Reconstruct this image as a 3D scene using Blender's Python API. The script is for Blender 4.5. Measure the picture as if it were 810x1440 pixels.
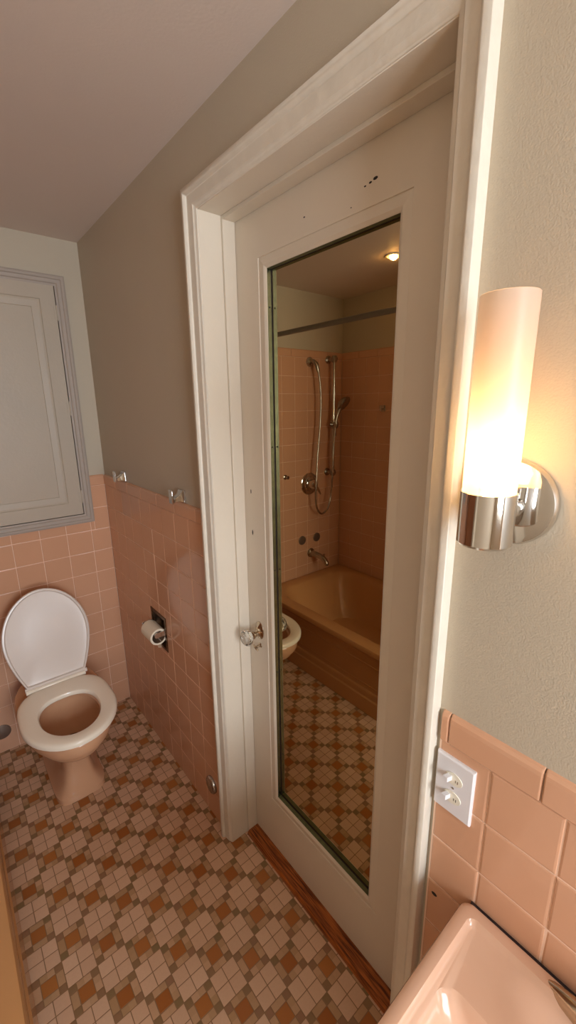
import bpy, bmesh, math, random
from mathutils import Vector, Matrix
random.seed(7)
PI = math.pi
for o in list(bpy.data.objects): bpy.data.objects.remove(o)
SC = bpy.context.scene
COL = SC.collection

# ------------------------------------------------------------------ camera
# door wall is the plane x=0 (room on -x), toilet wall the plane y=L, floor z=0
L = 2.157; H = 2.275; XT = -1.434; YB = -1.5
yaw, pitch, roll, F = -0.6915, -0.2485, -0.0119, 593.72
fw = Vector((math.sin(-yaw)*math.cos(pitch), math.cos(yaw)*math.cos(pitch), math.sin(pitch)))
rt = Vector((math.cos(yaw), -math.sin(-yaw), 0)); up = rt.cross(fw)
c_, s_ = math.cos(roll), math.sin(roll)
rt2 = c_*rt + s_*up; up2 = -s_*rt + c_*up
cam = bpy.data.objects.new('camera', bpy.data.cameras.new('camera')); COL.objects.link(cam)
M3 = Matrix((rt2, up2, -fw)).transposed()
cam.matrix_world = Matrix.Translation((-0.615, 0, 1.5845)) @ M3.to_4x4()
cam.data.sensor_fit = 'VERTICAL'; cam.data.sensor_height = 36
cam.data.lens = 36*F/1440; cam.data.clip_start = 0.01
SC.camera = cam

# ------------------------------------------------------------------ light
SC.view_settings.view_transform = 'Standard'; SC.view_settings.look = 'None'
SC.view_settings.exposure = 0.3; SC.view_settings.gamma = 1.0
SC.view_settings.use_curve_mapping = False
w = bpy.data.worlds.new('world'); SC.world = w; w.use_nodes = True
w.node_tree.nodes['Background'].inputs[0].default_value = (0.72, 0.85, 1, 1)
w.node_tree.nodes['Background'].inputs[1].default_value = 1.0
WX0, WX1, WZ0, WZ1 = -0.98, -0.14, 1.0, 2.0        # the window behind the camera
sky = bpy.data.lights.new('window_daylight', 'AREA'); sky.shape = 'RECTANGLE'
sky.size = WX1-WX0; sky.size_y = WZ1-WZ0; sky.energy = 48; sky.color = (0.86, 0.93, 1.0)
so = bpy.data.objects.new('window_daylight', sky); COL.objects.link(so)
so.location = ((WX0+WX1)/2, YB-0.13, (WZ0+WZ1)/2); so.rotation_euler = (PI/2, 0, 0)
SCONCE_W = 6.0

# ------------------------------------------------------------------ materials
def s2l(c):
    return tuple(((v/255)/12.92 if v/255 <= .04045 else ((v/255+.055)/1.055)**2.4) for v in c)
def mat(name, rgb, rough=.5, metal=0, spec=.5, noise=0, nscale=20, bump=0, bscale=200, coat=0, trans=0, ior=1.45):
    m = bpy.data.materials.new(name); m.use_nodes = True
    N = m.node_tree.nodes; K = m.node_tree.links; b = N['Principled BSDF']
    c = s2l(rgb) + (1,)
    b.inputs['Base Color'].default_value = c
    b.inputs['Roughness'].default_value = rough; b.inputs['Metallic'].default_value = metal
    b.inputs['Specular IOR Level'].default_value = spec; b.inputs['IOR'].default_value = ior
    b.inputs['Coat Weight'].default_value = coat; b.inputs['Coat Roughness'].default_value = .05
    b.inputs['Transmission Weight'].default_value = trans
    tc = N.new('ShaderNodeTexCoord')
    if noise or bump:
        n = N.new('ShaderNodeTexNoise'); n.inputs['Scale'].default_value = nscale; n.inputs['Detail'].default_value = 4
        K.new(tc.outputs['Object'], n.inputs['Vector'])
    if noise:
        mx = N.new('ShaderNodeMix'); mx.data_type = 'RGBA'
        mx.inputs[6].default_value = tuple(v*(1-noise) for v in c[:3])+(1,)
        mx.inputs[7].default_value = tuple(min(1, v*(1+noise)) for v in c[:3])+(1,)
        K.new(n.outputs['Fac'], mx.inputs[0]); K.new(mx.outputs[2], b.inputs['Base Color'])
    if bump:
        n2 = N.new('ShaderNodeTexNoise'); n2.inputs['Scale'].default_value = bscale; n2.inputs['Detail'].default_value = 3
        K.new(tc.outputs['Object'], n2.inputs['Vector'])
        bp = N.new('ShaderNodeBump'); bp.inputs['Strength'].default_value = bump; bp.inputs['Distance'].default_value = .002
        K.new(n2.outputs['Fac'], bp.inputs['Height']); K.new(bp.outputs[0], b.inputs['Normal'])
    return m
PAINT = mat('greige_wall_paint', (194, 181, 160), .5, bump=.35, bscale=380, noise=.04, nscale=3)
CEIL = mat('ceiling_paint', (226, 211, 200), .6, bump=.2, bscale=150, noise=.03, nscale=2)
TRIM = mat('cream_gloss_paint', (224, 212, 194), .32, bump=.25, bscale=60, noise=.04, nscale=6)
TRIMW = mat('chipped_cream_paint', (226, 217, 201), .35, bump=.7, bscale=45, noise=.08, nscale=30)
CAB = mat('cabinet_paint', (186, 173, 155), .45, bump=.3, bscale=90, noise=.04, nscale=8)
CABF = mat('cabinet_frame_paint', (174, 161, 149), .5, bump=.3, bscale=90)
TILE = mat('pink_glazed_tile', (214, 164, 131), .12, noise=.05, nscale=5, bump=.06, bscale=25, spec=.5)
TILEG = mat('tile_grout', (242, 206, 180), .7)
PORC = mat('tan_porcelain', (214, 166, 130), .1, noise=.02, nscale=4)
TUBM = mat('tub_enamel', (204, 150, 98), .1, noise=.02, nscale=4)
SINKM = mat('pink_sink_porcelain', (222, 180, 152), .12, noise=.03, nscale=8)
SEAT = mat('ivory_seat_plastic', (252, 242, 224), .16)
LID = mat('white_lid_plastic', (228, 216, 206), .2)
CHROME = mat('polished_chrome', (215, 212, 208), .07, 1)
CHROMED = mat('worn_chrome', (180, 172, 162), .22, 1)
BRASSY = mat('worn_nickel', (196, 180, 158), .18, 1)
DARK = mat('dark_recess', (34, 28, 22), .5)
PAPER = mat('toilet_paper', (235, 222, 200), .9, bump=.3)
CARD = mat('cardboard_tube', (120, 92, 70), .9)
WHITEP = mat('white_plastic', (232, 230, 232), .3)
IVORYP = mat('ivory_plastic', (236, 230, 212), .3)
GAP = mat('dark_joint', (40, 26, 26), .6)  # near-black for the shaded sink gap and the mirror's joint line
PATINA = mat('green_patina_edge', (146, 158, 142), .25, 1, noise=.3, nscale=45, bump=.35, bscale=60)
PATINAD = mat('dark_green_edge', (98, 100, 66), .5, noise=.5, nscale=60, bump=.6, bscale=70)
MIRROR = mat('aged_mirror_silver', (204, 190, 156), .012, 1)
GLASSK = mat('knob_glass', (245, 248, 250), .02, trans=1, ior=1.5)
RODM = mat('grey_rod_paint', (136, 128, 120), .35, .4)
PIPEC = mat('grey_cover', (132, 116, 104), .35, .6)

def wood():
    m = mat('oak_threshold', (150, 80, 32), .35)
    N = m.node_tree.nodes; K = m.node_tree.links; b = N['Principled BSDF']
    tc = N.new('ShaderNodeTexCoord'); mp = N.new('ShaderNodeMapping'); mp.inputs['Scale'].default_value = (90, 5, 60)
    n = N.new('ShaderNodeTexNoise'); n.inputs['Scale'].default_value = 2.2; n.inputs['Detail'].default_value = 6; n.inputs['Distortion'].default_value = .8
    r = N.new('ShaderNodeValToRGB'); e = r.color_ramp.elements
    e[0].position = .35; e[0].color = s2l((92, 40, 12))+(1,); e[1].position = .65; e[1].color = s2l((190, 108, 48))+(1,)
    K.new(tc.outputs['Object'], mp.inputs[0]); K.new(mp.outputs[0], n.inputs[0]); K.new(n.outputs['Fac'], r.inputs[0]); K.new(r.outputs[0], b.inputs['Base Color'])
    return m
WOOD = wood()

class NX:
    """tiny node maths helper"""
    def __init__(s, nt): s.nt = nt
    def op(s, o, *a):
        n = s.nt.nodes.new('ShaderNodeMath'); n.operation = o
        for i, v in enumerate(a):
            if isinstance(v, (int, float)): n.inputs[i].default_value = v
            else: s.nt.links.new(v, n.inputs[i])
        return n.outputs[0]
    def mix(s, f, a, b):
        n = s.nt.nodes.new('ShaderNodeMix'); n.data_type = 'RGBA'
        for i, v in ((0, f), (6, a), (7, b)):
            if isinstance(v, (int, float)): n.inputs[i].default_value = v
            elif isinstance(v, tuple): n.inputs[i].default_value = v+(1,) if len(v) == 3 else v
            else: s.nt.links.new(v, n.inputs[i])
        return n.outputs[2]

def floor_mat():
    m = bpy.data.materials.new('mosaic_floor_tile'); m.use_nodes = True
    nt = m.node_tree; b = nt.nodes['Principled BSDF']; X = NX(nt); op = X.op
    g = nt.nodes.new('ShaderNodeNewGeometry'); sp = nt.nodes.new('ShaderNodeSeparateXYZ'); nt.links.new(g.outputs['Position'], sp.inputs[0])
    U = 0.01969
    u = op('ADD', op('DIVIDE', op('ADD', sp.outputs[0], .303+U*800), U), 2)
    v = op('ADD', op('DIVIDE', op('ADD', sp.outputs[1], -1.077+U*800), U), 2)
    par = op('MODULO', op('ADD', op('FLOOR', op('DIVIDE', u, 4)), op('FLOOR', op('DIVIDE', v, 4))), 2)   # 0 brown cell, 1 light cell
    par = op('GREATER_THAN', par, .5)
    a = op('MODULO', u, 4); c = op('MODULO', v, 4)
    def dist(t, P):   # distance to nearest multiple of P
        r = op('MODULO', t, P); return op('MINIMUM', r, op('SUBTRACT', P, r))
    gl = op('MINIMUM', dist(a, 2), dist(c, 2))
    ax = op('ABSOLUTE', op('SUBTRACT', a, 2)); cx = op('ABSOLUTE', op('SUBTRACT', c, 2))
    gb = op('MINIMUM', op('MINIMUM', op('ABSOLUTE', op('SUBTRACT', ax, 1)), op('SUBTRACT', 2, ax)),
            op('MINIMUM', op('ABSOLUTE', op('SUBTRACT', cx, 1)), op('SUBTRACT', 2, cx)))
    gd = op('ADD', op('MULTIPLY', gl, par), op('MULTIPLY', gb, op('SUBTRACT', 1, par)))
    ain = op('LESS_THAN', ax, 1); cin = op('LESS_THAN', cx, 1)
    both = op('MULTIPLY', ain, cin); none = op('MULTIPLY', op('SUBTRACT', 1, ain), op('SUBTRACT', 1, cin))
    def rnd(P, seed):
        cb = nt.nodes.new('ShaderNodeCombineXYZ'); nt.links.new(op('FLOOR', op('DIVIDE', u, P)), cb.inputs[0]); nt.links.new(op('FLOOR', op('DIVIDE', v, P)), cb.inputs[1]); cb.inputs[2].default_value = seed
        wn = nt.nodes.new('ShaderNodeTexWhiteNoise'); nt.links.new(cb.outputs[0], wn.inputs[0]); return wn.outputs[0]
    r1 = rnd(1, 1); r2 = rnd(2, 2); r4 = rnd(4, 3)
    light = X.mix(r2, s2l((216, 176, 144)), s2l((226, 188, 156)))
    brown = X.mix(r4, s2l((180, 112, 50)), s2l((164, 94, 34)))
    tan = X.mix(r1, s2l((182, 144, 102)), s2l((208, 166, 130)))
    dk = X.mix(r1, s2l((136, 112, 72)), s2l((156, 114, 84)))
    col = X.mix(both, X.mix(none, tan, dk), brown)
    col = X.mix(par, col, light)
    grout = op('LESS_THAN', gd, .055)
    col = X.mix(grout, col, s2l((146, 112, 78)))
    nz = nt.nodes.new('ShaderNodeTexNoise'); nz.inputs['Scale'].default_value = 160; nt.links.new(g.outputs['Position'], nz.inputs[0])
    col = X.mix(op('MULTIPLY', nz.outputs['Fac'], .16), col, s2l((140, 105, 80)))
    nt.links.new(col, b.inputs['Base Color'])
    b.inputs['Roughness'].default_value = .33
    h = op('MINIMUM', op('MULTIPLY', gd, 8), 1)
    bp = nt.nodes.new('ShaderNodeBump'); bp.inputs['Strength'].default_value = .6; bp.inputs['Distance'].default_value = .0008
    nt.links.new(h, bp.inputs['Height']); nt.links.new(bp.outputs[0], b.inputs['Normal'])
    return m
FLOORM = floor_mat()

# ------------------------------------------------------------------ mesh helpers
def link(name, bm, material, parent=None, smooth=False, bevel=0, seg=2, sub=0):
    me = bpy.data.meshes.new(name); bmesh.ops.recalc_face_normals(bm, faces=bm.faces[:])
    bm.to_mesh(me); bm.free(); o = bpy.data.objects.new(name, me); COL.objects.link(o)
    for m in (material if isinstance(material, (list, tuple)) else [material]): me.materials.append(m)
    if parent is not None:
        o.parent = parent
        o.matrix_parent_inverse = parent.matrix_world.inverted() if parent.type == 'EMPTY' else Matrix()
    if smooth:
        for p in me.polygons: p.use_smooth = True
        me.set_sharp_from_angle(angle=math.radians(38))
    if bevel:
        b = o.modifiers.new('bevel', 'BEVEL'); b.width = bevel; b.segments = seg; b.limit_method = 'ANGLE'; b.angle_limit = math.radians(40)
        for p in me.polygons: p.use_smooth = True
        me.set_sharp_from_angle(angle=math.radians(38)); b.harden_normals = False
    if sub:
        s = o.modifiers.new('sub', 'SUBSURF'); s.levels = sub; s.render_levels = sub
    return o
def B(): return bmesh.new()
def box(bm, x0, x1, y0, y1, z0, z1, mi=0):
    v = [bm.verts.new((x, y, z)) for x in (x0, x1) for y in (y0, y1) for z in (z0, z1)]
    for q in ((0,1,3,2), (4,6,7,5), (0,4,5,1), (2,3,7,6), (0,2,6,4), (1,5,7,3)):
        f = bm.faces.new([v[i] for i in q]); f.material_index = mi
    return bm
def loft(bm, rings, cap0=True, cap1=True, closed=True, mi=0):
    R = [[bm.verts.new(p) for p in r] for r in rings]; n = len(R[0])
    for a, b in zip(R, R[1:]):
        for i in range(n if closed else n-1):
            j = (i+1) % n
            f = bm.faces.new((a[i], a[j], b[j], b[i])); f.material_index = mi
    if cap0: bm.faces.new(R[0][::-1]).material_index = mi
    if cap1: bm.faces.new(R[-1]).material_index = mi
    return bm
def basis(d):
    d = Vector(d).normalized(); a = Vector((0, 0, 1)) if abs(d.z) < .9 else Vector((1, 0, 0))
    u = d.cross(a).normalized(); return d, u, d.cross(u)
def lathe(bm, prof, o, d=(0, 0, 1), n=40, sx=1, sy=1, cap0=True, cap1=True, mi=0):
    """prof = [(radius, distance along d)]"""
    d, u, v = basis(d); o = Vector(o); rings = []
    for r, t in prof:
        r = max(r, 1e-5)
        rings.append([o + d*t + u*(r*sx*math.cos(2*PI*i/n)) + v*(r*sy*math.sin(2*PI*i/n)) for i in range(n)])
    return loft(bm, rings, cap0, cap1, mi=mi)
def spline(pts, n=8):
    P = [Vector(p) for p in pts]; P = [P[0]*2-P[1]] + P + [P[-1]*2-P[-2]]; out = []
    for i in range(1, len(P)-2):
        for k in range(n):
            t = k/n
            out.append(.5*((2*P[i]) + (P[i+1]-P[i-1])*t + (2*P[i-1]-5*P[i]+4*P[i+1]-P[i+2])*t*t + (3*P[i]-P[i-1]-3*P[i+1]+P[i+2])*t**3))
    out.append(P[-2]); return out
def tube(bm, pts, r, n=12, mi=0, sm=0):
    P = spline(pts, sm) if sm else [Vector(p) for p in pts]
    R = r if isinstance(r, (list, tuple)) else None
    d0, u, v = basis(P[1]-P[0]); rings = []
    for i, p in enumerate(P):
        d = (P[min(i+1, len(P)-1)]-P[max(i-1, 0)]).normalized()
        u = (u - d*u.dot(d)).normalized(); v = d.cross(u)
        if R: t = i/(len(P)-1)*(len(R)-1); k = min(int(t), len(R)-2); rr = R[k]+(R[k+1]-R[k])*(t-k)
        else: rr = r
        rings.append([p + u*(rr*math.cos(2*PI*j/n)) + v*(rr*math.sin(2*PI*j/n)) for j in range(n)])
    return loft(bm, rings, mi=mi)
def rrect(cx, cy, hx, hy, r, z, n=8):
    out = []
    for (sx, sy, a0) in ((1, 1, 0), (-1, 1, PI/2), (-1, -1, PI), (1, -1, 1.5*PI)):
        for k in range(n+1):
            a = a0 + k/n*PI/2
            out.append((cx+sx*(hx-r)+r*math.cos(a), cy+sy*(hy-r)+r*math.sin(a), z))
    return out
def empty(name, loc, label=None, cat=None, group=None):
    o = bpy.data.objects.new(name, None); COL.objects.link(o); o.location = loc; o.empty_display_size = .05
    o.matrix_world = Matrix.Translation(loc)
    if label: o['label'] = label; o['category'] = cat
    if group: o['group'] = group
    return o
def tag(o, label, cat, group=None):
    o['label'] = label; o['category'] = cat
    if group: o['group'] = group
    return o
def struct(o, label=None, cat=None):
    o['kind'] = 'structure'
    if label: o['label'] = label
    if cat: o['category'] = cat
    return o

# tile fields -------------------------------------------------------
P = .1095; B0 = .0113
def tile_field(bm, fr, us, vs, holes=(), gap=.0013, bev=.0016, depth=.0022, tilt=.0004):
    """fr(u,v,h)->xyz; us, vs = sorted joint positions; holes = rects (u0,u1,v0,v1) left free"""
    for u0, u1 in zip(us, us[1:]):
        for v0, v1 in zip(vs, vs[1:]):
            parts = [(u0, u1, v0, v1)]
            for (a0, a1, b0, b1) in holes:
                new = []
                for (p0, p1, q0, q1) in parts:
                    if a1 <= p0 or a0 >= p1 or b1 <= q0 or b0 >= q1: new.append((p0, p1, q0, q1)); continue
                    if a0 > p0: new.append((p0, a0, q0, q1))
                    if a1 < p1: new.append((a1, p1, q0, q1))
                    m0, m1 = max(a0, p0), min(a1, p1)
                    if b0 > q0: new.append((m0, m1, q0, b0))
                    if b1 < q1: new.append((m0, m1, b1, q1))
                parts = new
            for (p0, p1, q0, q1) in parts:
                if p1-p0 < .006 or q1-q0 < .006: continue
                hs = [random.uniform(-tilt, tilt) for _ in range(3)]
                def ring(i, h, tl=1):
                    a0, a1, b0, b1 = p0+gap+i, p1-gap-i, q0+gap+i, q1-gap-i
                    return [fr(a, b_, h + tl*(hs[0]*0 + hs[1]*(a-p0)/(p1-p0) + hs[2]*(b_-q0)/(q1-q0))) for a, b_ in ((a0, b0), (a1, b0), (a1, b1), (a0, b1))]
                loft(bm, [ring(0, -depth, 0), ring(0, -bev*.7), ring(bev*.35, -bev*.2), ring(bev*1.3, 0)], cap0=False)
def cap_row(bm, fr, us, v0, v1, gap=.0006):
    """bullnose cap: rounded lip rolling back to the wall at the top"""
    for u0, u1 in zip(us, us[1:]):
        prof = [(v0+gap, -.003), (v0+gap, .0005), (v0+gap+.003, .003), (v1-.014, .0035), (v1-.007, .0025), (v1-.002, -.001), (v1, -.006)]
        a0, a1 = u0+gap, u1-gap
        rings = []
        for (u, dh) in ((a0, -.003), (a0+.0012, -.0006), (a0+.003, 0), (a1-.003, 0), (a1-.0012, -.0006), (a1, -.003)):
            rings.append([fr(u, v, h+dh) for v, h in prof])
        loft(bm, rings, cap0=False, cap1=False, closed=False)

def frange(a, b, step, first=None):
    out = [a]; t = first if first is not None else a+step
    while t < b-.012: out.append(t); t += step
    out.append(b); return out
def plate(bm, fr, u0, u1, v0, v1, holes=(), h=-.0016):
    """flat grout bed with rectangular holes"""
    us = sorted({u0, u1, *[max(u0, min(u1, x)) for q in holes for x in q[:2]]}); vs = sorted({v0, v1, *[max(v0, min(v1, x)) for q in holes for x in q[2:]]})
    for a, b in zip(us, us[1:]):
        for c, d_ in zip(vs, vs[1:]):
            m, n = (a+b)/2, (c+d_)/2
            if any(q[0] < m < q[1] and q[2] < n < q[3] for q in holes): continue
            bm.faces.new([bm.verts.new(fr(*t, h)) for t in ((a, c), (b, c), (b, d_), (a, d_))])
    return bm
FD = lambda u, v, h: (-h, u, v)              # door wall: u=y
FT = lambda u, v, h: (u, L-h, v)             # toilet / shower wall: u=x
FS = lambda u, v, h: (XT+h, u, v)            # long tub wall: u=y
rows = [0.0] + [B0+k*P for k in range(0, 30)]
def vrows(top):
    r = [0.0] + [z for z in rows[1:] if .0 < z < top-.02]
    if r[1] < .02: r = [r[0]] + r[2:]
    return r + [top]

# ------------------------------------------------------------------ room shell
DY0, DY1, DZ = .3825, 1.087, 2.069       # door opening
TPH = (1.546, 1.691, .583, .732)         # paper holder recess
T = .006                                 # paint lies a little behind tile face
def slab_wall(name, x0, x1, y0, y1, z0, z1, m=PAINT): return link(name, box(B(), x0, x1, y0, y1, z0, z1), m)
bm = B()
box(bm, T, .16, YB, DY0-.02, 0, H); box(bm, T, .16, DY0-.02, DY1+.02, DZ+.02, H)
hx = TPH
box(bm, T, .16, DY1+.02, hx[0], 0, H); box(bm, T, .16, hx[1], L+.1, 0, H)
box(bm, T, .16, hx[0], hx[1], 0, hx[2]); box(bm, T, .16, hx[0], hx[1], hx[3], H); box(bm, .075, .16, hx[0], hx[1], hx[2], hx[3])
struct(link('wall_right', bm, PAINT))
CX0, CX1, CZ0, CZ1 = -.611, -.069, 1.042, 2.128   # cabinet in the toilet wall
bm = B()
box(bm, XT-.1, CX0+.03, L+T, L+.2, 0, H); box(bm, CX1-.03, T, L+T, L+.2, 0, H)
box(bm, CX0+.03, CX1-.03, L+T, L+.2, 0, CZ0+.03); box(bm, CX0+.03, CX1-.03, L+T, L+.2, CZ1-.03, H)
struct(link('wall_back', bm, PAINT))
struct(slab_wall('wall_left', XT-.1, XT-T, .55, L+T, 0, H))
struct(link('wall_tub_shade', box(B(), XT-.1, -.92, .53, .63-T, 0, H), PAINT))  # added unseen partial wall, sized to keep daylight off the tub
struct(slab_wall('wall_left_front', XT-.1, -1.40, YB, .53, 0, H))
bm = B()
box(bm, XT-.1, WX0, YB-.12, YB, 0, H); box(bm, WX1, .16, YB-.12, YB, 0, H)
box(bm, WX0, WX1, YB-.12, YB, 0, WZ0); box(bm, WX0, WX1, YB-.12, YB, WZ1, H)
struct(link('wall_front', bm, PAINT))
struct(link('floor', box(B(), XT-.1, .30, YB-.1, L+.1, -.06, 0), FLOORM))
struct(link('ceiling', box(B(), XT-.1, .16, YB-.12, L+.2, H, H+.05), CEIL))
struct(link('wall_hallway', box(B(), .30, .32, -.1, 1.6, -.05, H), PAINT))
# window behind the camera
wr = empty('window_1', ((WX0+WX1)/2, YB, WZ0)); struct(wr)
bm = B(); t = .045
for (a, b_, c, d_) in ((WX0, WX1, WZ0, WZ0+t), (WX0, WX1, WZ1-t, WZ1), (WX0, WX0+t, WZ0+t, WZ1-t), (WX1-t, WX1, WZ0+t, WZ1-t), (WX0+t, WX1-t, 1.46, 1.49)):
    box(bm, a, b_, YB-.08, YB-.03, c, d_)
link('window_frame', bm, TRIM, wr, bevel=.003)

# ------------------------------------------------------------------ tile work
bm = B()
jy = [DY1+.053+.012] + [1.165+P*k for k in range(1, 10) if 1.165+P*k < L-.02] + [L]
tile_field(bm, FD, jy, vrows(1.2158), [TPH]); 
cap_row(bm, FD, [jy[0]] + [1.211+.156*k for k in range(0, 7) if 1.211+.156*k < L-.02] + [L], 1.2158, 1.266)
plate(bm, FD, jy[0], L, 0, 1.262, [TPH])
tl = link('trim_1', bm, [TILE]); struct(tl)
def assign_grout(o, m, test):
    o.data.materials.append(m)
    for p in o.data.polygons:
        if test(p): p.material_index = len(o.data.materials)-1
assign_grout(tl, TILEG, lambda p: abs(p.center.x-.0016) < 1e-5 and p.area > 1e-4 or (abs(abs(p.normal.x)-1) < 1e-6 and abs(p.center.x-.0016) < 1e-5))
# toilet wall wainscot + shower wall
SX = -.70; ZS = 1.93
bm = B()
jx = sorted([-(.088+.1115*k) for k in range(0, 6) if -(.088+.1115*k) > SX+.02] + [SX, 0])
tile_field(bm, FT, jx, vrows(1.2158), [(CX0, CX1, CZ0, 9)])
cap_row(bm, FT, [-.069, 0], 1.2158, 1.266); cap_row(bm, FT, [SX, -.655, CX0], 1.2158, 1.266)
plate(bm, FT, SX, 0, 0, 1.262, [(CX0, CX1, CZ0, 9)])
t2 = link('trim_2', bm, [TILE]); struct(t2)
assign_grout(t2, TILEG, lambda p: abs(p.center.y-(L+.0016)) < 1e-5)
bm = B()
jx = sorted(frange(XT, SX, P)); tile_field(bm, FT, jx, [z for z in vrows(ZS-.05) if z > .33 or z == 0], [])
cap_row(bm, FT, [XT] + [XT+.156*k for k in range(1, 5)] + [SX], ZS-.05, ZS)
plate(bm, FT, XT, SX, .3, ZS-.003)
t3 = link('trim_3', bm, [TILE]); struct(t3); assign_grout(t3, TILEG, lambda p: abs(p.center.y-(L+.0016)) < 1e-5)
bm = B()
tile_field(bm, FS, sorted([L-P*k for k in range(0, 14)] + [.63]), [z for z in vrows(ZS-.05) if z > .33])
cap_row(bm, FS, sorted([L-.156*k for k in range(0, 10)] + [.63]), ZS-.05, ZS); plate(bm, FS, .63, L, .3, ZS-.003)
t4 = link('trim_4', bm, [TILE]); struct(t4); assign_grout(t4, TILEG, lambda p: abs(p.center.x-(XT-.0016)) < 1e-5)
# sink-side wainscot (right of the door)
bm = B()
jr = [YB] + sorted([.2269-P*k for k in range(0, 10) if .2269-P*k > YB+.02]) + [.318]
tile_field(bm, FD, jr, vrows(.997), gap=.0009, bev=.003, tilt=.0008)
cap_row(bm, FD, [YB] + sorted([.304-.151*k for k in range(0, 8) if .304-.151*k > YB+.03]) + [.320], .997, 1.057)
plate(bm, FD, YB, .320, 0, 1.05)
t6 = link('trim_5', bm, [TILE]); struct(t6); assign_grout(t6, TILEG, lambda p: abs(p.center.x-.0016) < 1e-5)

# ------------------------------------------------------------------ door opening: casing, jamb, stop, threshold
W = .055
prof = [(0, -.012), (0, .019), (.004, .021), (.012, .021), (.016, .018), (.0185, .012), (.024, .0115), (.043, .0095), (.046, .0065), (.052, .005), (W, .003), (W, -.012)]
def casing_ring(kind):
    out = []
    for s, h in prof:
        f = s/W
        y0 = .327+(DY0-.001-.327)*f; y1 = 1.14-(1.139-DY1)*f; z = 2.124-(2.123-DZ)*f
        out.append({'lb': (-h, y1, 0), 'lt': (-h, y1, z), 'rt': (-h, y0, z), 'rb': (-h, y0, 0)}[kind])
    return out
bm = loft(B(), [casing_ring(k) for k in ('lb', 'lt', 'rt', 'rb')])
struct(link('trim_6', bm, TRIMW, bevel=.0012))
bm = B()
box(bm, -.0022, .15, DY1, DY1+.02, 0, DZ+.02); box(bm, -.0022, .15, DY0-.02, DY0, 0, DZ+.02); box(bm, -.0022, .15, DY0, DY1, DZ, DZ+.02)
box(bm, .065, .104, DY1-.0085, DY1, .0, DZ); box(bm, .065, .104, DY0, DY0+.0085, .0, DZ); box(bm, .065, .104, DY0+.0085, DY1-.0085, DZ-.0095, DZ)
struct(link('trim_7', bm, TRIM, bevel=.0012))
bm = loft(B(), [[(x, y, z) for x, z in ((.058, .0), (.060, .008), (.066, .0135), (.17, .0145), (.17, 0))] for y in (DY0+.0005, DY1-.009)])
th = link('trim_8', bm, WOOD); struct(th)

# door_1: slab with moulded frame round a tall mirror
dr = empty('door_1', (.104, .41, .015)); struct(dr)
XD = .1045; MY0, MY1, MZ0, MZ1 = .541, .945, .2525, 1.921; PY0, PY1, PZ0, PZ1 = .5135, .979, .2205, 1.952
Y0, Y1, Z0, Z1 = DY0+.001, DY1-.001, .016, DZ-.002
def frame(bm, outer, inner, xo, xi):
    (a0, a1, b0, b1), (c0, c1, d0, d1) = outer, inner
    o = [bm.verts.new((xo, y, z)) for y, z in ((a0, b0), (a1, b0), (a1, b1), (a0, b1))]; i = [bm.verts.new((xi, y, z)) for y, z in ((c0, d0), (c1, d0), (c1, d1), (c0, d1))]
    for k in range(4): bm.faces.new((o[k], o[(k+1) % 4], i[(k+1) % 4], i[k]))
bm = B(); A = lambda e: (PY0+e, PY1-e, PZ0+e, PZ1-e)
frame(bm, (Y0, Y1, Z0, Z1), A(0), XD, XD)
frame(bm, A(0), A(.0008), XD, XD+.0025); frame(bm, A(.0008), A(.003), XD+.0025, XD+.002)
frame(bm, (Y0, Y1, Z0, Z1), (Y0, Y1, Z0, Z1), XD, XD+.035)
bm.faces.new([bm.verts.new((XD+.035, y, z)) for y, z in ((Y0, Z0), (Y1, Z0), (Y1, Z1), (Y0, Z1))])
bmesh.ops.remove_doubles(bm, verts=bm.verts[:], dist=1e-6)
link('door_slab', bm, TRIM, dr)
bm = B(); Mo = lambda e: (MY0-e, MY1+e, MZ0-e, MZ1+e)
frame(bm, A(.003), Mo(.014), XD+.002, XD-.001); frame(bm, Mo(.014), Mo(.008), XD-.001, XD-.0025); frame(bm, Mo(.008), Mo(.002), XD-.0025, XD+.001); frame(bm, Mo(.002), Mo(0), XD+.001, XD+.003)
bmesh.ops.remove_doubles(bm, verts=bm.verts[:], dist=1e-6)
link('mirror_moulding', bm, TRIM, dr, smooth=False)
XM = .1225
bm = B(); frame(bm, Mo(0), Mo(0), XD+.003, XM)
bmesh.ops.remove_doubles(bm, verts=bm.verts[:], dist=1e-7)
e = link('mirror_edge', bm, [PATINA, PATINAD], dr); e['label'] = 'tarnished green edge strip round the mirror'
for p in e.data.polygons:
    if p.center.z > 1.9 or p.center.y < .6 or p.center.z < .27: p.material_index = 1
gk = B()
for q in ((MY1-.0012, MY1, MZ0, MZ1), (MY0, MY0+.0015, MZ0, MZ1), (MY0, MY1, MZ0, MZ0+.0015), (MY0, MY1, MZ1-.0008, MZ1)): box(gk, XM-.0022, XM, *q)
link('gasket', gk, GAP, e)
mg = link('mirror', box(B(), XM, XM+.004, MY0-.004, MY1+.004, MZ0-.004, MZ1+.004), MIRROR, dr)
mg['label'] = 'tall rectangular mirror glass set in the door'
for z in (1.83, 1.47, 1.10, .75, .42):
    link('screw', lathe(B(), [(.0022, 0), (.0022, .0012), (.0008, .0016)], (.114, MY1, z), (0, -1, 0), 10), DARK, e)
bm = B()
for (y, z, s) in ((.60, 1.995, .006), (.612, 1.992, .004), (.625, 1.99, .003), (.66, 1.965, .002), (.80, 1.99, .003), (1.045, 1.33, .0025), (1.043, 1.20, .003)):
    lathe(bm, [(s, 0), (s*.8, .0004)], (XD-.0001, y, z), (-1, 0, 0), 7, sx=1, sy=.5 if y < 1 else 3)
link('paint_chip', bm, DARK, dr)
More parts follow.
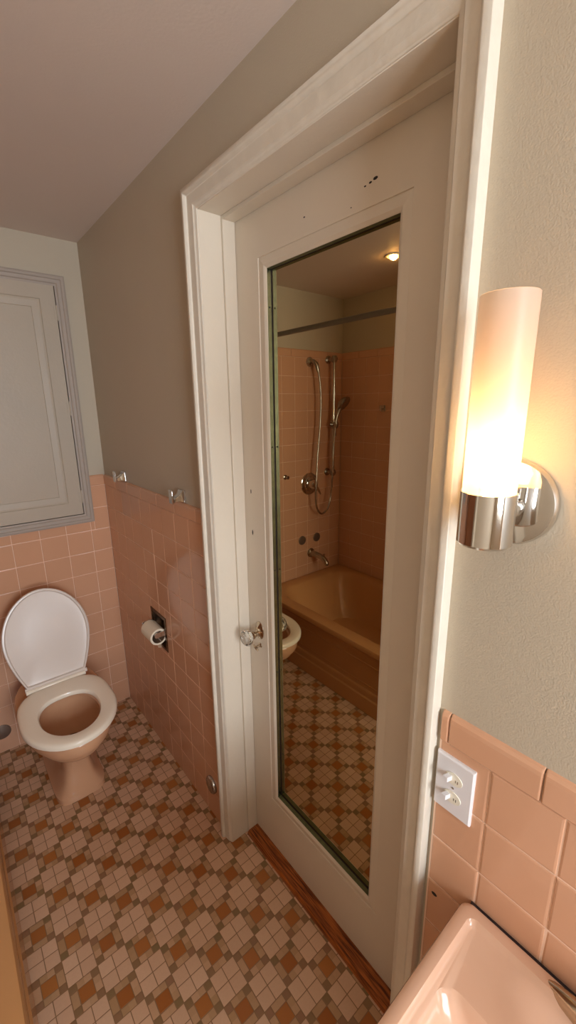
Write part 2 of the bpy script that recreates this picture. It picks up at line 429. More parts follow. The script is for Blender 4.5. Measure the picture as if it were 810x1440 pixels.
# knob set
RY, RZ = 1.021, .862
bm = lathe(B(), [(.022, 0), (.0215, .002), (.016, .0045), (.011, .008), (.009, .012)], (XD, RY, RZ+.008), (-1, 0, 0), 32, sy=1.0, sx=1.0)
for v in bm.verts: v.co.z = RZ+.008+(v.co.z-RZ-.008)*1.45
link('knob_rose', bm, BRASSY, dr, smooth=True)
bm = lathe(B(), [(.008, .008), (.008, .02), (.011, .022), (.013, .027), (.013, .031), (.009, .034)], (XD, RY, RZ), (-1, 0, 0), 28)
hn = link('knob_shank', bm, BRASSY, dr, smooth=True)
bm = lathe(B(), [(.008, .033), (.016, .036), (.024, .044), (.0265, .052), (.024, .060), (.016, .066), (.006, .067)], (XD, RY, RZ), (-1, 0, 0), 12)
link('glass_knob', bm, GLASSK, dr)
bm = lathe(B(), [(.0045, 0), (.0045, .012), (.003, .02), (.0001, .021)], (XD, RY-.001, RZ-.046), (-1, 0, 0), 16)
lathe(bm, [(.009, 0), (.0085, .0016), (.006, .003)], (XD, RY-.001, RZ-.046), (-1, 0, 0), 20)
tube(bm, [(XD-.018, RY+.012, RZ-.043), (XD-.019, RY+.004, RZ-.047), (XD-.019, RY-.006, RZ-.05), (XD-.018, RY-.013, RZ-.055)], [.002, .0042, .0042, .002], sm=4)
link('thumb_turn', bm, BRASSY, dr, smooth=True)

# ------------------------------------------------------------------ cabinet in the toilet wall
cb = empty('recessed_cabinet', ((CX0+CX1)/2, L, CZ0), 'painted greige recessed cabinet in the wall above the toilet', 'cabinet')
cprof = [(0, -.006), (0, .010), (.006, .0125), (.014, .0125), (.018, .008), (.024, .007), (.030, .007), (.034, .003), (.041, .002), (.041, -.03)]
def cring(kx, kz):
    out = []
    for s, h in cprof:
        x = CX0+s if kx == 0 else CX1-s; z = CZ0+s if kz == 0 else CZ1-s
        out.append((x, L-h, z))
    return out
bm = loft(B(), [cring(0, 0), cring(1, 0), cring(1, 1), cring(0, 1), cring(0, 0)], cap0=False, cap1=False)
bmesh.ops.remove_doubles(bm, verts=bm.verts[:], dist=1e-6)
link('frame', bm, CABF, cb)
d0, d1, e0, e1 = CX0+.0445, CX1-.0445, CZ0+.0445, CZ1-.039
bm = B()
def fr2(bm, o, i, yo, yi):
    q = [bm.verts.new((x, yo, z)) for x, z in ((o[0], o[2]), (o[1], o[2]), (o[1], o[3]), (o[0], o[3]))]; r = [bm.verts.new((x, yi, z)) for x, z in ((i[0], i[2]), (i[1], i[2]), (i[1], i[3]), (i[0], i[3]))]
    for k in range(4): bm.faces.new((q[k], q[(k+1) % 4], r[(k+1) % 4], r[k]))
O = lambda e: (d0+e, d1-e, e0+e, e1-e)
yd = L-.001
seq = [(0, yd+.02), (0, yd), (.058, yd), (.0605, yd+.0035), (.068, yd+.003), (.092, yd+.006), (.0935, yd+.009)]
for (ea, ya), (eb, yb) in zip(seq, seq[1:]): fr2(bm, O(ea), O(eb), ya, yb)
i = O(.0935); zs = 1.452
for (za, zb) in ((i[2], zs-.0006), (zs+.0006, i[3])):
    bm.faces.new([bm.verts.new((x, yd+.009, z)) for x, z in ((i[0], za), (i[1], za), (i[1], zb), (i[0], zb))])
bm.faces.new([bm.verts.new((x, yd+.0102, z)) for x, z in ((i[0], zs-.001), (i[1], zs-.001), (i[1], zs+.001), (i[0], zs+.001))])
bmesh.ops.remove_doubles(bm, verts=bm.verts[:], dist=1e-6)
cd = link('door', bm, CAB, cb)
link('cavity', box(B(), CX0+.04, CX1-.04, L+.018, L+.02, CZ0+.03, CZ1-.03), DARK, cb)
for z in (1.98, 1.58, 1.17):
    bm = B()
    tube(bm, [(d1+.0018, L-.003, z-.028), (d1+.0018, L-.003, z+.028)], .0032, 10)
    box(bm, d1-.009, d1+.001, L-.003, L-.0005, z-.026, z+.026)
    for zz in (z-.028, z+.028): lathe(bm, [(.0026, -.003), (.0034, 0), (.0026, .003)], (d1+.0018, L-.003, zz), n=10)
    link('hinge', bm, CAB, cd)

# ------------------------------------------------------------------ bathtub
TX1 = -.664; TX0 = XT+.002; TY0 = .632; TY1 = L-.003; TZ = .374
tb = empty('bathtub', ((TX0+TX1)/2, (TY0+TY1)/2, 0), 'tan enamel bathtub along the wall opposite the mirrored door', 'bathtub')
cx, cy, hx_, hy_ = (TX0+TX1)/2, (TY0+TY1)/2, (TX1-TX0)/2, (TY1-TY0)/2
R = [rrect(cx, cy, hx_, hy_, .012, TZ-.03), rrect(cx, cy, hx_, hy_, .012, TZ-.012), rrect(cx, cy, hx_-.004, hy_-.004, .012, TZ-.003), rrect(cx, cy, hx_-.012, hy_-.012, .014, TZ),
     rrect(cx-.012, cy, hx_-.065, hy_-.075, .13, TZ-.002), rrect(cx-.012, cy, hx_-.078, hy_-.088, .14, TZ-.012), rrect(cx-.012, cy-.01, hx_-.09, hy_-.11, .15, TZ-.05),
     rrect(cx-.01, cy-.02, hx_-.115, hy_-.16, .16, .14), rrect(cx-.01, cy-.03, hx_-.15, hy_-.20, .15, .075), rrect(cx-.01, cy-.03, hx_-.22, hy_-.28, .12, .062)]
bm = loft(B(), R, cap0=False)
link('basin', bm, TUBM, tb, smooth=True)
link('end_panel', box(B(), TX0, TX1-.018, TY0+.004, TY0+.02, 0, TZ-.028), TUBM, tb)
# apron profile, extruded along y
ap = [(TX1, TZ-.028), (TX1-.003, TZ-.036), (TX1-.014, TZ-.044), (TX1-.017, TZ-.06), (TX1-.014, .128), (TX1-.009, .122), (TX1-.007, .116), (TX1-.006, .086), (TX1, .080), (TX1+.008, .0), (TX1-.06, .0), (TX1-.06, TZ-.028)]
bm = loft(B(), [[(x, y, z) for x, z in ap] for y in (TY0, TY1)])
apo = link('apron', bm, TUBM, tb, bevel=.003)
bm = B(); xx = TX1-.0175
for (ya, yb, za, zb) in ((TY0+.15, TY1-.20, .150, .156), (TY0+.15, TY1-.20, .27, .276), (TY0+.15, TY0+.156, .156, .27), (TY1-.206, TY1-.20, .156, .27)): box(bm, xx, xx+.004, ya, yb, za, zb)
link('apron_bead', bm, TUBM, apo, bevel=.0018)
oy = TY1-.118
bm = lathe(B(), [(.037, 0), (.036, .005), (.030, .010), (.012, .012), (.0001, .012)], (-1.155, oy, .268), (0, -1, .22), 32)
link('overflow_plate', bm, CHROMED, tb, smooth=True)

# ------------------------------------------------------------------ shower fittings on wall y=L
DX = .026
def onto(x, z, y=0): return (x+DX, L-y, z)
t_ = empty('tub_spout', onto(-1.165, .53), 'chrome tub spout above the bathtub rim', 'spout')
link('flange', lathe(B(), [(.034, 0), (.032, .006), (.022, .014)], onto(-1.165, .53), (0, -1, 0)), CHROMED, t_, smooth=True)
bm = tube(B(), [onto(-1.165, .53, .005), onto(-1.165, .53, .06), onto(-1.168, .520, .12), onto(-1.170, .494, .155), onto(-1.170, .474, .162)], [.021, .020, .020, .019, .014], n=20, sm=6)
lathe(bm, [(.005, 0), (.005, .012), (.008, .014), (.008, .02), (.003, .022)], onto(-1.169, .533, .135), (0, 0, 1), 14)
link('spout', bm, CHROMED, t_, smooth=True)
for x, z, lb in ((-1.08, .642, 'round grey cover plate above the tub spout, the left one in the mirror'), (-1.222, .638, 'round grey cover plate above the tub spout, the right one in the mirror')):
    tag(link('cover_plate', lathe(B(), [(.033, 0), (.0325, .004), (.028, .006), (.0001, .0065)], onto(x, z), (0, -1, 0)), PIPEC, smooth=True), lb, 'cover plate', 'capped valve holes over the bathtub')
sv = empty('shower_valve', onto(-1.148, 1.046), 'round chrome shower valve with lever handle', 'shower valve')
link('escutcheon', lathe(B(), [(.078, 0), (.077, .004), (.070, .008), (.052, .010), (.048, .016), (.030, .02)], onto(-1.148, 1.046), (0, -1, 0), 48), CHROME, sv, smooth=True)
bm = lathe(B(), [(.032, .015), (.030, .05), (.024, .062), (.0001, .064)], onto(-1.148, 1.046), (0, -1, 0))
tube(bm, [onto(-1.150, 1.04, .052), onto(-1.175, 1.01, .062), onto(-1.195, .975, .066)], [.014, .010, .006], sm=4)
link('lever_handle', bm, CHROME, sv, smooth=True)
sl = empty('shower_slide_bar', onto(-1.321, 1.10), 'vertical chrome slide bar on the shower wall', 'slide bar')
link('bar', tube(B(), [onto(-1.321, 1.09, .06), onto(-1.321, 1.90, .06)], .0105, 20), CHROME, sl, smooth=True)
for z in (1.113, 1.878):
    bm = lathe(B(), [(.027, 0), (.026, .006), (.014, .012), (.013, .05), (.020, .056), (.021, .07), (.012, .08)], onto(-1.321, z), (0, -1, 0), 28)
    lathe(bm, [(.014, -.022), (.018, -.016), (.018, .016), (.014, .022)], onto(-1.321, z, .06), (0, 0, 1), 20)
    link('bracket', bm, CHROMED, sl, smooth=True)
bm = lathe(B(), [(.015, -.03), (.020, -.024), (.020, .024), (.015, .03)], onto(-1.321, 1.451, .06), (0, 0, 1), 22)
tube(bm, [onto(-1.290, 1.451, .055), onto(-1.335, 1.447, .075)], [.012, .015], 16); lathe(bm, [(.016, -.02), (.02, 0), (.016, .02)], onto(-1.322, 1.447, .080), (0, -.2, 1), 18)
link('slider', bm, CHROMED, sl, smooth=True)
hs = empty('hand_shower', onto(-1.34, 1.43, .1), 'chrome hand shower head tilted on the slide bar', 'shower head')
bm = tube(B(), [onto(-1.318, 1.37, .075), onto(-1.320, 1.45, .078), onto(-1.332, 1.52, .088), onto(-1.348, 1.568, .098)], [.010, .0125, .013, .018], sm=5)
link('handle', bm, CHROMED, hs, smooth=True)
hd = (-.25, -.75, -.6)
bm = lathe(B(), [(.012, -.03), (.038, -.018), (.053, -.002), (.055, .010), (.050, .016)], onto(-1.360, 1.592, .112), hd, 36, cap1=False)
lathe(bm, [(.050, .015), (.046, .013), (.0001, .013)], onto(-1.360, 1.592, .112), hd, 36, cap0=False)
link('spray_head', bm, CHROMED, hs, smooth=True)
sa = empty('shower_elbow', onto(-1.15, 1.856), 'chrome wall elbow feeding the shower hose', 'shower elbow')
link('flange', lathe(B(), [(.031, 0), (.030, .008), (.022, .016), (.0001, .018)], onto(-1.15, 1.856), (0, -1, 0)), CHROME, sa, smooth=True)
link('neck', tube(B(), [onto(-1.152, 1.856, .01), onto(-1.153, 1.856, .035), onto(-1.160, 1.835, .055), onto(-1.168, 1.79, .065)], [.012, .014, .015, .009], sm=5), CHROMED, sa, smooth=True)
hose = tube(B(), [onto(-1.168, 1.79, .065), onto(-1.176, 1.74, .07), onto(-1.186, 1.62, .072), onto(-1.184, 1.45, .068), onto(-1.165, 1.25, .066), onto(-1.142, 1.08, .08), onto(-1.135, .95, .08), onto(-1.155, .870, .08), onto(-1.200, .835, .08), onto(-1.255, .868, .08), onto(-1.290, .95, .072), onto(-1.292, 1.08, .085), onto(-1.296, 1.25, .085), onto(-1.316, 1.37, .075)], .0065, 10, sm=8)
tag(link('shower_hose', hose, CHROMED, smooth=True), 'flexible metal shower hose looping below the valve', 'hose')
bm = lathe(B(), [(.016, 0), (.016, .005), (.008, .008), (.007, .02), (.012, .026), (.012, .032), (.0001, .035)], onto(-.93, 1.117), (0, -1, 0), 24)
tag(link('robe_hook', bm, CHROMED, smooth=True), 'small round chrome knob hook on the shower wall left of the valve', 'hook')
bm = B(); box(bm, XT, XT+.006, 1.765, 1.80, 1.535, 1.575); box(bm, XT+.004, XT+.03, 1.776, 1.788, 1.545, 1.557); box(bm, XT+.028, XT+.033, 1.774, 1.790, 1.54, 1.575)
tag(link('towel_hook', bm, CHROMED, bevel=.0015), 'square chrome hook on the long wall above the bathtub', 'hook')
bm = tube(B(), [(-.665, .636, 1.953), (-.665, L-.004, 1.953)], .0125, 20)
cr = empty('shower_curtain_rod', (-.665, (L+.63)/2, 1.953), 'grey metal shower curtain rod above the bathtub', 'curtain rod')
link('rod', bm, RODM, cr, smooth=True)
for y, d in ((L, -1), ): link('flange', lathe(B(), [(.028, 0), (.026, .008), (.015, .014)], (-.665, y, 1.953), (0, d, 0)), CHROMED, cr, smooth=True)
# shower ceiling light
LX, LY = -.99, 1.415
sc = empty('ceiling_light', (LX, LY, H), 'small round glowing light in the ceiling over the bathtub', 'ceiling light')
link('trim_ring', lathe(B(), [(.040, 0), (.039, -.004), (.031, -.005), (.029, -.001)], (LX, LY, H), cap0=False, cap1=False), TRIM, sc, smooth=True)
def emis(name, col, s):
    m = bpy.data.materials.new(name); m.use_nodes = True; nt = m.node_tree; nt.nodes.clear()
    e = nt.nodes.new('ShaderNodeEmission'); o = nt.nodes.new('ShaderNodeOutputMaterial'); e.inputs[0].default_value = tuple(col)+(1,); e.inputs[1].default_value = s
    nt.links.new(e.outputs[0], o.inputs[0]); return m
BULB1 = emis('glowing_reflector_bulb', (1, .56, .2), 130)
link('bulb', lathe(B(), [(.018, -.001), (.018, -.010), (.011, -.017), (.0001, -.019)], (LX, LY, H), n=28), BULB1, sc, smooth=True)
# ------------------------------------------------------------------ toilet
TC = -.372
tz = empty('toilet', (TC, 1.85, 0), 'tan porcelain toilet with ivory seat and raised lid', 'toilet')
def egg(cx, yf, yb, hw, z, n=48, pf=2.0, pb=2.4, split=.52):
    """yf front (low y), yb back; widest at split from the front"""
    ym = yf+(yb-yf)*split; out = []
    for i in range(n):
        a = 2*PI*i/n; s, c = math.sin(a), math.cos(a)
        p = pf if c < 0 else pb
        x = math.copysign(abs(s)**(2/p), s)*hw; y = math.copysign(abs(c)**(2/p), c)*((ym-yf) if c < 0 else (yb-ym))
        out.append((cx+x, ym+y, z))
    return out
rings = [egg(TC, 1.650, 2.08, .098, 0, pf=4.5, pb=5, split=.35), egg(TC, 1.650, 2.08, .098, .022, pf=4.5, pb=5, split=.35), egg(TC, 1.658, 2.08, .088, .034, pf=4.2, pb=5, split=.35),
         egg(TC, 1.676, 2.07, .064, .075, pf=5, pb=4, split=.3), egg(TC, 1.682, 2.07, .054, .13, pf=5, pb=4, split=.3), egg(TC, 1.672, 2.07, .056, .185, pf=4, pb=4, split=.3),
         egg(TC, 1.625, 2.07, .088, .225, pf=2.5, pb=3.4, split=.45), egg(TC, 1.560, 2.07, .128, .262, pf=2.1, pb=3, split=.5), egg(TC, 1.522, 2.07, .146, .292, pf=2, pb=3, split=.5), egg(TC, 1.512, 2.07, .150, .305, pf=2, pb=3, split=.5),
         egg(TC, 1.508, 2.07, .152, .322, pf=2, pb=3, split=.5), egg(TC, 1.503, 2.075, .156, .326, pf=2, pb=3, split=.5), egg(TC, 1.492, 2.08, .166, .330, pf=2, pb=3, split=.5), egg(TC, 1.486, 2.085, .170, .345, pf=2, pb=3, split=.5),
         egg(TC, 1.486, 2.085, .170, .372, pf=2, pb=3, split=.5), egg(TC, 1.492, 2.08, .164, .380, pf=2, pb=3, split=.5),
         egg(TC, 1.545, 1.85, .116, .380, split=.5, pb=2), egg(TC, 1.553, 1.842, .108, .372, split=.5, pb=2), egg(TC, 1.552, 1.843, .110, .35, split=.5, pb=2), egg(TC, 1.575, 1.83, .098, .30, split=.5, pb=2),
         egg(TC, 1.61, 1.80, .08, .25, split=.5, pb=2), egg(TC, 1.65, 1.775, .056, .215, split=.5, pb=2), egg(TC, 1.665, 1.765, .044, .19, split=.5, pb=2), egg(TC, 1.68, 1.755, .034, .15, split=.5, pb=2)]
link('bowl', loft(B(), rings), PORC, tz, smooth=True)
WATER = mat('bowl_water', (150, 104, 40), .02, trans=.6, ior=1.33)
link('water', loft(B(), [egg(TC, 1.638, 1.785, .062, .222, split=.5, pb=2), egg(TC, 1.64, 1.783, .060, .2225, split=.5, pb=2)]), WATER, tz)
# seat
def seatring(e, z): return egg(TC, 1.474+e, 1.905-e*.6, .173-e, z, pf=2.0, pb=3.4, split=.50)
def holering(e, z): return egg(TC, 1.533-e, 1.800+e, .107+e, z, pf=2.05, pb=2.5, split=.55)
bm = loft(B(), [seatring(.006, .386), seatring(0, .390), seatring(0, .402), seatring(.004, .408), seatring(.012, .411), seatring(.03, .412), holering(.014, .411), holering(.004, .408), holering(0, .402), holering(0, .392), holering(.004, .388), seatring(.006, .386)], cap0=False, cap1=False)
bmesh.ops.remove_doubles(bm, verts=bm.verts[:], dist=1e-6)
link('seat', bm, SEAT, tz, smooth=True)
bm = lathe(B(), [(.001, -.118), (.010, -.118), (.0115, -.115), (.0115, .115), (.010, .118), (.001, .118)], (TC, 1.908, .408), (1, 0, 0), 18)
link('hinge', bm, SEAT, tz, smooth=True)
# lid: built flat (u across, t from the hinge), then leaned back against the wall
def lidpt(u, t, h):
    a = math.radians(LEAN); y0, z0 = 1.916, .417
    return (TC+.004+u, y0 + t*math.cos(a) + h*(-math.sin(a)), z0 + t*math.sin(a) + h*math.cos(a))
LEAN = 73.5
def lidring(e, h, n=48):
    out = []
    yb = .0+e; yf = .410-e; hw = .170-e; ym = .200
    for i in range(n):
        a = 2*PI*i/n; s, c = math.sin(a), math.cos(a)
        p = 1.95 if c < 0 else 2.9
        x = math.copysign(abs(s)**(2/p), s)*hw; y = ym + (-1)*math.copysign(abs(c)**(2/p), c)*((yf-ym) if c < 0 else (ym-yb))
        if c >= 0:
            k = i/n; q = abs(s); t = abs(c)
            # sides taper straight to a flat base
            u_ = min(1, t*1.25); y = ym-(ym-yb)*min(1, (1-(1-t)**1)*1.25) if t < .8 else yb
            wd = hw-(hw-.114+e*.3)*u_**1.7
            x = math.copysign(wd if t < .8 else .114*(q/.6), s)
        out.append(lidpt(x, y, h))
    return out
def lidsc(k, h):
    c = lidpt(0, .2, h); return [tuple(c[j]+(p[j]-c[j])*k for j in range(3)) for p in lidring(.014, h)]
# h<0 is the outer (wall) face; the underside faces the room
bm = loft(B(), [lidring(.014, -.016), lidring(.006, -.014), lidring(0, -.008), lidring(0, .004), lidring(.003, .0075), lidring(.009, .0075), lidring(.014, .0005), lidsc(.90, -.001), lidsc(.5, -.002)])
lo = link('lid', bm, LID, tz, smooth=True); lo['label'] = 'raised white lid leaning on the pink tile'
bm = loft(B(), [[lidpt(x*k-.004, t*1.0, h) for t, h in ((-.010, -.010), (.002, -.012), (.008, -.008), (.007, .006), (.000, .009), (-.009, .006))] for x, k in ((-.119, 1), (-.117, 1), (.125, 1), (.127, 1))])
link('lid_hinge', bm, LID, lo, smooth=True)
tag(link('pipe_cover', lathe(B(), [(.036, 0), (.0355, .003), (.030, .005), (.0001, .0055)], (-.592, L, .107), (0, -1, 0)), PIPEC, smooth=True), 'round grey cover plate on the tile low at the left of the toilet', 'cover plate')

# ------------------------------------------------------------------ things on the door wall
tp = empty('toilet_paper_holder', (0, 1.62, .583), 'square chrome recessed toilet paper holder in the tile', 'paper holder')
y0, y1, z0, z1 = TPH; bm = B()
def frd(o, i, xo, xi):
    q = [bm.verts.new((xo, y, z)) for y, z in ((o[0], o[2]), (o[1], o[2]), (o[1], o[3]), (o[0], o[3]))]; r = [bm.verts.new((xi, y, z)) for y, z in ((i[0], i[2]), (i[1], i[2]), (i[1], i[3]), (i[0], i[3]))]
    for k in range(4): bm.faces.new((q[k], q[(k+1) % 4], r[(k+1) % 4], r[k]))
Q = lambda e: (y0-.004+e, y1+.004-e, z0-.004+e, z1+.004-e)
frd(Q(0), Q(0), .0008, -.003); frd(Q(0), Q(.012), -.003, -.004); frd(Q(.012), Q(.015), -.004, .0); frd(Q(.015), Q(.03), .0, .055)
bm.faces.new([bm.verts.new((.055, y, z)) for y, z in ((y0+.026, z0+.026), (y1-.026, z0+.026), (y1-.026, z1-.026), (y0+.026, z1-.026))])
bmesh.ops.remove_doubles(bm, verts=bm.verts[:], dist=1e-6)
CHDK = mat('tarnished_chrome', (120, 100, 82), .25, 1)
link('recess', bm, CHDK, tp)
AXX, AXZ = -.030, .668
for yy, s in ((y0+.008, 1), (y1-.008, -1)):
    bm = B(); box(bm, AXX-.012, .004, yy-.003, yy+.003, AXZ-.011, AXZ+.011); lathe(bm, [(.012, -.0035), (.012, .0035)], (AXX-.008, yy, AXZ), (0, 1, 0), 20)
    link('arm', bm, CHROME, tp, smooth=True)
link('roller', lathe(B(), [(.006, 0), (.012, .004), (.012, .122), (.006, .126)], (AXX, y0+.010, AXZ), (0, 1, 0), 20), CHROME, tp, smooth=True)
ro = empty('toilet_paper_roll', (AXX, 1.6, AXZ), 'nearly used up white toilet paper roll on the recessed holder', 'toilet paper')
bm = lathe(B(), [(.0275, 0), (.0345, 0), (.0355, .001), (.0355, .101), (.0345, .102), (.0275, .102)], (AXX, 1.558, AXZ-.012), (0, 1, 0), 36, cap0=False, cap1=False)
lathe(bm, [(.0275, .102), (.0275, .0)], (AXX, 1.558, AXZ-.012), (0, 1, 0), 36, cap0=False, cap1=False)
link('paper', bm, PAPER, ro, smooth=True)
bm = lathe(B(), [(.0275, 0), (.0275, .102), (.0262, .102), (.0262, 0)], (AXX, 1.558, AXZ-.012), (0, 1, 0), 36, cap0=False, cap1=False)
link('cardboard_core', bm, CARD, ro, smooth=True)
bm = B(); q = [(AXX+.008, 1.66, AXZ-.03), (AXX+.008, 1.56, AXZ-.03), (AXX+.010, 1.565, AXZ-.068), (AXX+.010, 1.60, AXZ-.085)]
v1 = [bm.verts.new(p) for p in q]; v2 = [bm.verts.new((p[0]+.0006, p[1], p[2])) for p in q]
bm.faces.new(v1); bm.faces.new(v2[::-1])
for k in range(4): bm.faces.new((v1[k], v1[(k+1) % 4], v2[(k+1) % 4], v2[k]))
link('torn_sheet', bm, PAPER, ro)
HOOKS = ((1.868, 'chrome robe hook above the tile wainscot, the one nearer the corner'), (1.305, 'chrome robe hook above the tile wainscot, the one nearer the door casing'))
for y, lb in HOOKS:
    z = 1.292; hk = empty('robe_hook', (0, y, z), lb, 'hook', 'robe hooks on the wainscot cap')
    bm = loft(B(), [[(T-.0, y-.019, z-.022), (T, y+.019, z-.022), (T, y+.019, z+.020), (T, y-.019, z+.020)], [(-.003, y-.019, z-.022), (-.003, y+.019, z-.022), (-.003, y+.019, z+.020), (-.003, y-.019, z+.020)],
              [(-.012, y-.012, z-.018), (-.012, y+.012, z-.018), (-.012, y+.012, z+.006), (-.012, y-.012, z+.006)], [(-.036, y-.010, z-.020), (-.036, y+.010, z-.020), (-.036, y+.010, z-.008), (-.036, y-.010, z-.008)]])
    link('bracket', bm, CHROME, hk, bevel=.0015)
    bm = B(); box(bm, -.041, -.035, y-.013, y+.013, z-.023, z+.024)
    link('prong', bm, CHROME, hk, bevel=.0018)
ds = lathe(B(), [(.034, 0), (.034, .008), (.031, .012), (.029, .0125), (.027, .0115), (.0001, .0135)], (0, 1.224, .156), (-1, 0, 0), 40)
tag(link('chrome_cap', ds, CHROMED, smooth=True), 'round chrome cap low on the tile beside the door casing', 'wall cap')

# ------------------------------------------------------------------ wall sconce
def frosted():
    m = bpy.data.materials.new('frosted_white_glass'); m.use_nodes = True; nt = m.node_tree; nt.nodes.clear()
    o = nt.nodes.new('ShaderNodeOutputMaterial'); tr = nt.nodes.new('ShaderNodeBsdfTranslucent'); tp_ = nt.nodes.new('ShaderNodeBsdfTransparent'); df = nt.nodes.new('ShaderNodeBsdfPrincipled')
    tr.inputs[0].default_value = (.8, .72, .62, 1); tp_.inputs[0].default_value = (1, .97, .92, 1)
    df.inputs['Base Color'].default_value = s2l((222, 200, 184))+(1,); df.inputs['Roughness'].default_value = .35
    a = nt.nodes.new('ShaderNodeMixShader'); b = nt.nodes.new('ShaderNodeMixShader')
    a.inputs[0].default_value = .62; nt.links.new(tr.outputs[0], a.inputs[1]); nt.links.new(df.outputs[0], a.inputs[2])
    b.inputs[0].default_value = .18; nt.links.new(a.outputs[0], b.inputs[1]); nt.links.new(tp_.outputs[0], b.inputs[2]); nt.links.new(b.outputs[0], o.inputs[0])
    return m
SZ = 1.448; AX = -.072; FROST = frosted(); LITB = emis('lit_bulb', (1, .66, .28), 26)
def sconce(SY, lb):
    sc2 = empty('wall_sconce', (0, SY, SZ), lb, 'wall lamp')
    link('backplate', lathe(B(), [(.0605, -.005), (.0605, .004), (.058, .008), (.052, .0095), (.0001, .012)], (0, SY, SZ), (-1, 0, 0), 64), CHROME, sc2, smooth=True)
    link('arm', lathe(B(), [(.017, .008), (.017, .045)], (0, SY, SZ-.01), (-1, 0, 0), 28), CHROME, sc2, smooth=True)
    link('cup', lathe(B(), [(.001, 1.4015), (.031, 1.4015), (.0345, 1.405), (.0345, 1.472), (.0335, 1.4725), (.0325, 1.465), (.001, 1.46)], (AX, SY, 0), n=56), CHROME, sc2, smooth=True)
    link('glass_shade', lathe(B(), [(.0325, 1.468), (.0325, 1.7055), (.0318, 1.7062), (.0312, 1.7055)], (AX, SY, 0), n=56, cap0=False, cap1=False), FROST, sc2, smooth=True)
    link('bulb', lathe(B(), [(.0001, 1.476), (.010, 1.478), (.012, 1.49), (.012, 1.545), (.009, 1.557), (.0001, 1.561)], (AX, SY, 0), n=24, cap0=False, cap1=False), LITB, sc2, smooth=True)
    for k, z in enumerate((1.500, 1.540)):
        l = bpy.data.lights.new('sconce_bulb', 'POINT'); l.energy = SCONCE_W; l.color = (1, .56, .24); l.shadow_soft_size = .014
        o = bpy.data.objects.new('sconce_bulb_light', l); COL.objects.link(o); o.location = (AX, SY, z)
sconce(.247, 'chrome wall sconce with lit frosted glass tube beside the door casing')
sconce(-.52, 'added unseen copy of the wall sconce, warm fill light beyond the sink')  # second sconce is added out of view to warm the room light

# ------------------------------------------------------------------ switch / outlet plate
sp = empty('wall_plate', (0, .285, .92), 'white wall plate with two toggle switches and small outlets', 'switch plate')
PYc, PZc = .284, .9195
bm = loft(B(), [[(x, PYc+sy*hy, PZc+sz*hz) for sy, sz in ((-1, -1), (1, -1), (1, 1), (-1, 1))] for x, hy, hz in ((.001, .035, .0575), (-.004, .035, .0575), (-.0065, .0325, .055))])
link('cover', bm, WHITEP, sp)
for z in (PZc+.0195, PZc-.0195):
    d = link('device', loft(B(), [[(x, yy, zz) for yy, zz in [(PYc+a*math.cos(t)*1.0, z+b*math.sin(t)) for t in [2*PI*k/32 for k in range(32)]]] for x, a, b in ((-.006, .0165, .0125), (-.0078, .0162, .0122))]), IVORYP, sp)
    bm = loft(B(), [[(x, PYc+.007+c+sy*.0042, z+.001+dz+sz*.0048) for sy, sz in ((-1, -1), (1, -1), (1, 1), (-1, 1))] for x, c, dz in ((-.007, 0, 0), (-.020, .002, .003), (-.021, .002, .003))])
    link('toggle', bm, WHITEP, d)
    bm = B(); box(bm, -.0081, -.0076, PYc-.0085, PYc-.0075, z-.0045, z+.001); box(bm, -.0081, -.0076, PYc-.0045, PYc-.0035, z-.004, z+.001)
    link('slot', bm, DARK, d)
link('screw', lathe(B(), [(.002, 0), (.002, .001), (.0006, .0015)], (-.0065, PYc, PZc), (-1, 0, 0), 10), CHROMED, sp)
bm = lathe(B(), [(.006, 0), (.005, .0006)], (-.0005, .302, .641), (-1, 0, 0), 9, sx=1, sy=.7)
tag(link('chipped_hole', bm, DARK), 'small dark chipped hole in the tile left of the sink', 'hole')

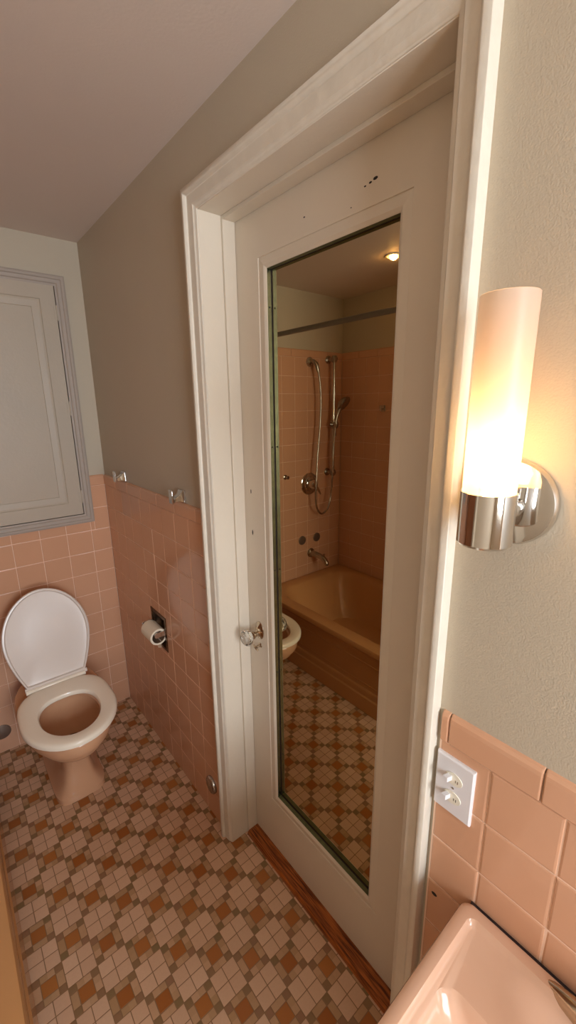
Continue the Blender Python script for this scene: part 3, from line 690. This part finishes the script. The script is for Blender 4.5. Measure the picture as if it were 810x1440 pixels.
# ------------------------------------------------------------------ sink
SKY1 = .243; SKY0 = -.32; SKX1 = -.0045; SKX0 = -.46; SKZ = .712
sk = empty('sink', (-.2, -.04, 0), 'pink porcelain sink against the tile right of the door', 'sink')
cx, cy = (SKX0+SKX1)/2, (SKY0+SKY1)/2; hx_, hy_ = (SKX1-SKX0)/2, (SKY1-SKY0)/2
R = [rrect(cx, cy, hx_-.10, hy_-.14, .06, .50), rrect(cx, cy, hx_-.04, hy_-.05, .05, .56), rrect(cx, cy, hx_-.012, hy_-.012, .03, .62), rrect(cx, cy, hx_, hy_, .02, .65), rrect(cx, cy, hx_, hy_, .018, SKZ-.010), rrect(cx, cy, hx_-.003, hy_-.003, .018, SKZ-.003), rrect(cx, cy, hx_-.009, hy_-.009, .016, SKZ),
     rrect(cx, cy, hx_-.022, hy_-.022, .014, SKZ-.001), rrect(cx, cy, hx_-.027, hy_-.027, .010, SKZ-.009), rrect(cx, cy, hx_-.031, hy_-.031, .010, SKZ-.012),
     rrect(-.285, cy, .155, hy_-.036, .028, SKZ-.0135), rrect(-.285, cy, .151, hy_-.040, .028, SKZ-.018), rrect(-.285, cy, .144, hy_-.053, .035, SKZ-.034), rrect(-.28, cy, .128, hy_-.085, .06, SKZ-.11), rrect(-.28, cy, .08, hy_-.15, .04, SKZ-.14)]
link('basin', loft(B(), R), SINKM, sk, smooth=True)
link('pedestal', loft(B(), [rrect(-.16, cy, .10, .10, .03, 0), rrect(-.16, cy, .095, .095, .03, .03), rrect(-.16, cy, .07, .075, .03, .12), rrect(-.16, cy, .07, .08, .03, .45), rrect(-.16, cy, .09, .11, .03, .53)]), SINKM, sk, smooth=True)
link('gap_shade', box(B(), SKX1-.0005, -.0005, SKY0, SKY1-.012, SKZ-.02, SKZ-.006), GAP, sk)  # dark strip paints the shade in the gap behind the sink
fa = empty('sink_faucet', (-.048, 0, SKZ), 'chrome faucet at the back of the pink sink', 'faucet')
rings = []
for i in range(17):
    t = -1+2*i/16; k = max(.02, (1-abs(t)**2.0))**.5; y = -.010+t*.116
    rings.append([(-.026+.009*t*t+.017*k*math.cos(a), y, SKZ-.010+.032*k*max(0, math.sin(a))+(-.002 if math.sin(a) < -.01 else 0)) for a in [2*PI*j/20 for j in range(20)]])
link('body', loft(B(), rings), BRASSY, fa, smooth=True)
bm = tube(B(), [(-.04, -.01, SKZ+.005), (-.05, -.01, SKZ+.06), (-.09, -.01, SKZ+.085), (-.14, -.01, SKZ+.07), (-.155, -.01, SKZ+.045)], [.016, .014, .012, .011, .010], sm=6)
link('spout', bm, BRASSY, fa, smooth=True)
for yy in (-.085,):
    link('handle', lathe(B(), [(.012, 0), (.014, .02), (.019, .03), (.019, .045), (.01, .052)], (-.036, yy, SKZ), n=20), BRASSY, fa, smooth=True)
